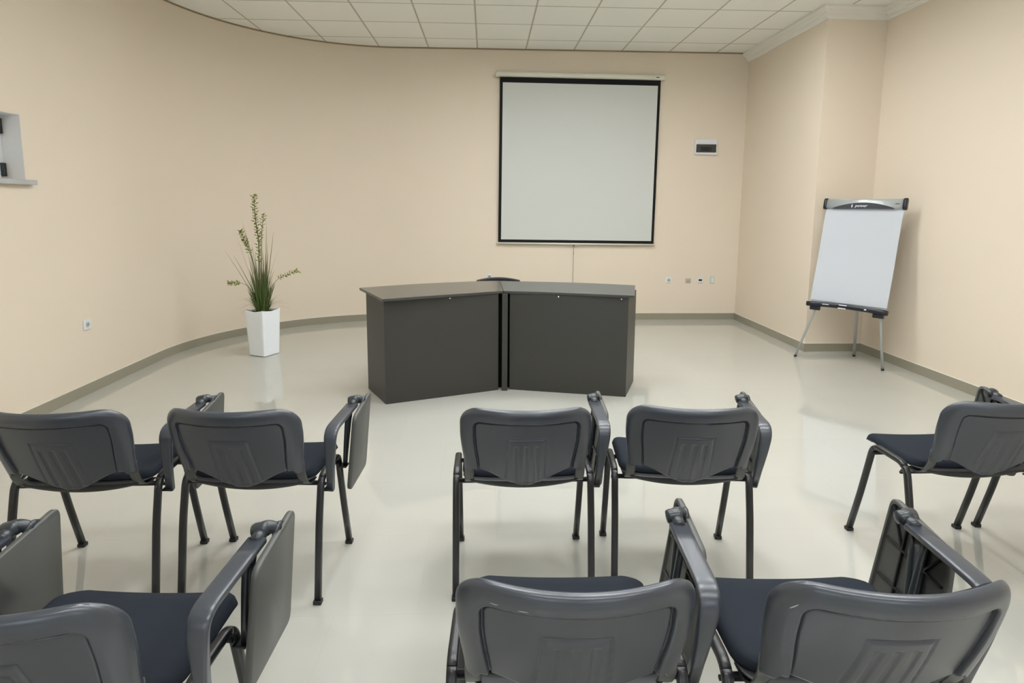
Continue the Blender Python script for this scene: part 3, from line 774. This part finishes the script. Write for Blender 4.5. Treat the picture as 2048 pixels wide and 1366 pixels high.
obj('soil', bm, M['soil'], t)
def blade(bm, p0, p1, bend, w, n=8):
    p0, p1 = Vector(p0), Vector(p1); d = p1 - p0; side = Vector((-d.y, d.x, 0)) + Vector((.01, .01, 0)); side.normalize()
    a = random.uniform(0, PI); side = (Matrix.Rotation(a, 3, 'Z') @ side)
    mid = (p0 + p1) / 2 + Vector(bend); prev = None
    for k in range(n + 1):
        u = k / n; c = (1 - u) ** 2 * p0 + 2 * u * (1 - u) * mid + u * u * p1; ww = w * (1 - u ** 2.2) * .5 + .0004
        tdir = Vector((side.y, -side.x, 0)) * ww * .5
        row = [bm.verts.new(c - side * ww), bm.verts.new(c + tdir), bm.verts.new(c + side * ww)]
        if prev:
            bm.faces.new([prev[0], prev[1], row[1], row[0]]); bm.faces.new([prev[1], prev[2], row[2], row[1]])
        prev = row
bm = NB(); bm2 = NB()
for k in range(460):
    a = random.uniform(0, 2 * PI); r0 = random.uniform(0, .045); L_ = random.choice([.10, .16, .20, .24, .30, .38]) * random.uniform(.8, 1.25)
    sp = random.uniform(.03, .38) * (1.25 - L_ * 1.9); 
    p0 = (math.cos(a) * r0, math.sin(a) * r0, .42)
    p1 = (math.cos(a) * (r0 + L_ * sp * 1.5), math.sin(a) * (r0 + L_ * sp * 1.5), .42 + L_ * (1 - sp * .55))
    blade(bm if random.random() < .78 else bm2, p0, p1, (0, 0, .06 * sp), .011)
for k in range(46):          # wide spraying thin blades near the rim
    a = random.uniform(0, 2 * PI); L_ = random.uniform(.16, .27)
    blade(bm2, (math.cos(a) * .03, math.sin(a) * .03, .43), (math.cos(a) * L_, math.sin(a) * L_, .43 + random.uniform(-.0, .16)), (0, 0, .09), .004)
# long single blades: (dx, z) of the tip seen from the room
for (dx, z, bx, dy) in [(-.348, 1.037, -.06, .02), (-.255, .99, -.05, .0), (-.19, 1.16, -.08, -.04), (-.16, 1.32, .0, .03), (-.14, 1.28, .04, -.03), (.135, 1.22, .05, .02), (.19, 1.05, .02, -.02), (.08, 1.32, .02, 0),
                        (.06, 1.10, .06, .05), (.05, .98, .02, -.06), (.10, .9, .0, .04), (-.05, 1.1, -.03, -.05), (.02, 1.22, .02, .04), (-.09, .93, -.01, .05), (-.12, .86, .0, -.05), (.13, .84, .02, .0), (.03, .95, .03, .02), (-.03, .99, .0, .03)]:
    blade(bm2, (random.uniform(-.02, .02), random.uniform(-.02, .02), .42), (dx, dy, z), (bx * .6 - dx * .12, 0, .05), .009, 14)
for k in range(34):
    a = random.uniform(0, 2 * PI); rr = random.uniform(.02, .11)
    blade(bm2 if k % 3 else bm, (random.uniform(-.03, .03), random.uniform(-.03, .03), .42), (math.cos(a) * rr, math.sin(a) * rr, random.uniform(.72, 1.08)), (math.cos(a) * .01, 0, .03), .010, 12)
g_ = obj('short_grass', bm, M['grass'], t); g_['kind'] = 'stuff'
o2 = obj('long_grass', bm2, M['grass_dry'], t); o2['kind'] = 'stuff'
def twig(pts, nl, r0=.0045, leaf=.020, start=.25):
    pts = [Vector(p) for p in pts]
    path = [Vector(q) for q in catm([tuple(p) for p in pts], 8)]
    bm = NB(); tube(bm, path, lambda f: r0 * (1 - .6 * f), 6, side=(.6, .8, .05)); st_ = obj('twig', bm, M['stem'], t, smooth=True)
    bm = NB()
    for k in range(nl):
        u = start + (1 - start) * k / (nl - 1); idx = min(len(path) - 2, int(u * (len(path) - 1))); p = path[idx].lerp(path[idx + 1], u * (len(path) - 1) - idx)
        dr_ = (path[idx + 1] - path[idx]).normalized(); a = k * 2.4 + random.random()
        perp = dr_.orthogonal().normalized(); perp = Matrix.Rotation(a, 3, dr_) @ perp
        d = (dr_ * .5 + perp).normalized(); l_ = leaf * random.uniform(.8, 1.3); s_ = d.cross(dr_).normalized() * l_ * .34; nn = s_.cross(d).normalized() * l_ * .12
        q0, q1, q2 = p, p + d * l_ * .5, p + d * l_
        vv = [bm.verts.new(q) for q in (q0, q1 + s_, q2, q1 - s_, q1 + nn, q1 - nn)]
        for f in [(0, 1, 4), (1, 2, 4), (2, 3, 4), (3, 0, 4), (1, 0, 5), (2, 1, 5), (3, 2, 5), (0, 3, 5)]: bm.faces.new([vv[i] for i in f])
    lv = obj('leaves', bm, M['leaf'], st_); lv['kind'] = 'stuff'
twig([(.0, 0, .42), (-.015, 0, .80), (-.005, 0, 1.10), (-.024, 0, 1.35), (-.028, 0, 1.56)], 64, .007, .040, .34)
twig([(.01, 0, .42), (.01, 0, .9), (.025, .01, 1.2), (.055, .0, 1.38)], 22, .005, .034, .6)
twig([(-.02, 0, .42), (-.05, 0, .80), (-.10, 0, 1.03), (-.135, 0, 1.12), (-.172, 0, 1.225)], 44, .005, .038, .46)
twig([(-.03, 0, .42), (-.08, 0, .62), (-.16, 0, .700), (-.24, 0, .715), (-.308, -.01, .712)], 24, .003, .034, .62)
twig([(.03, 0, .42), (.08, 0, .62), (.15, 0, .74), (.26, 0, .80), (.36, .0, .835)], 26, .003, .034, .55)
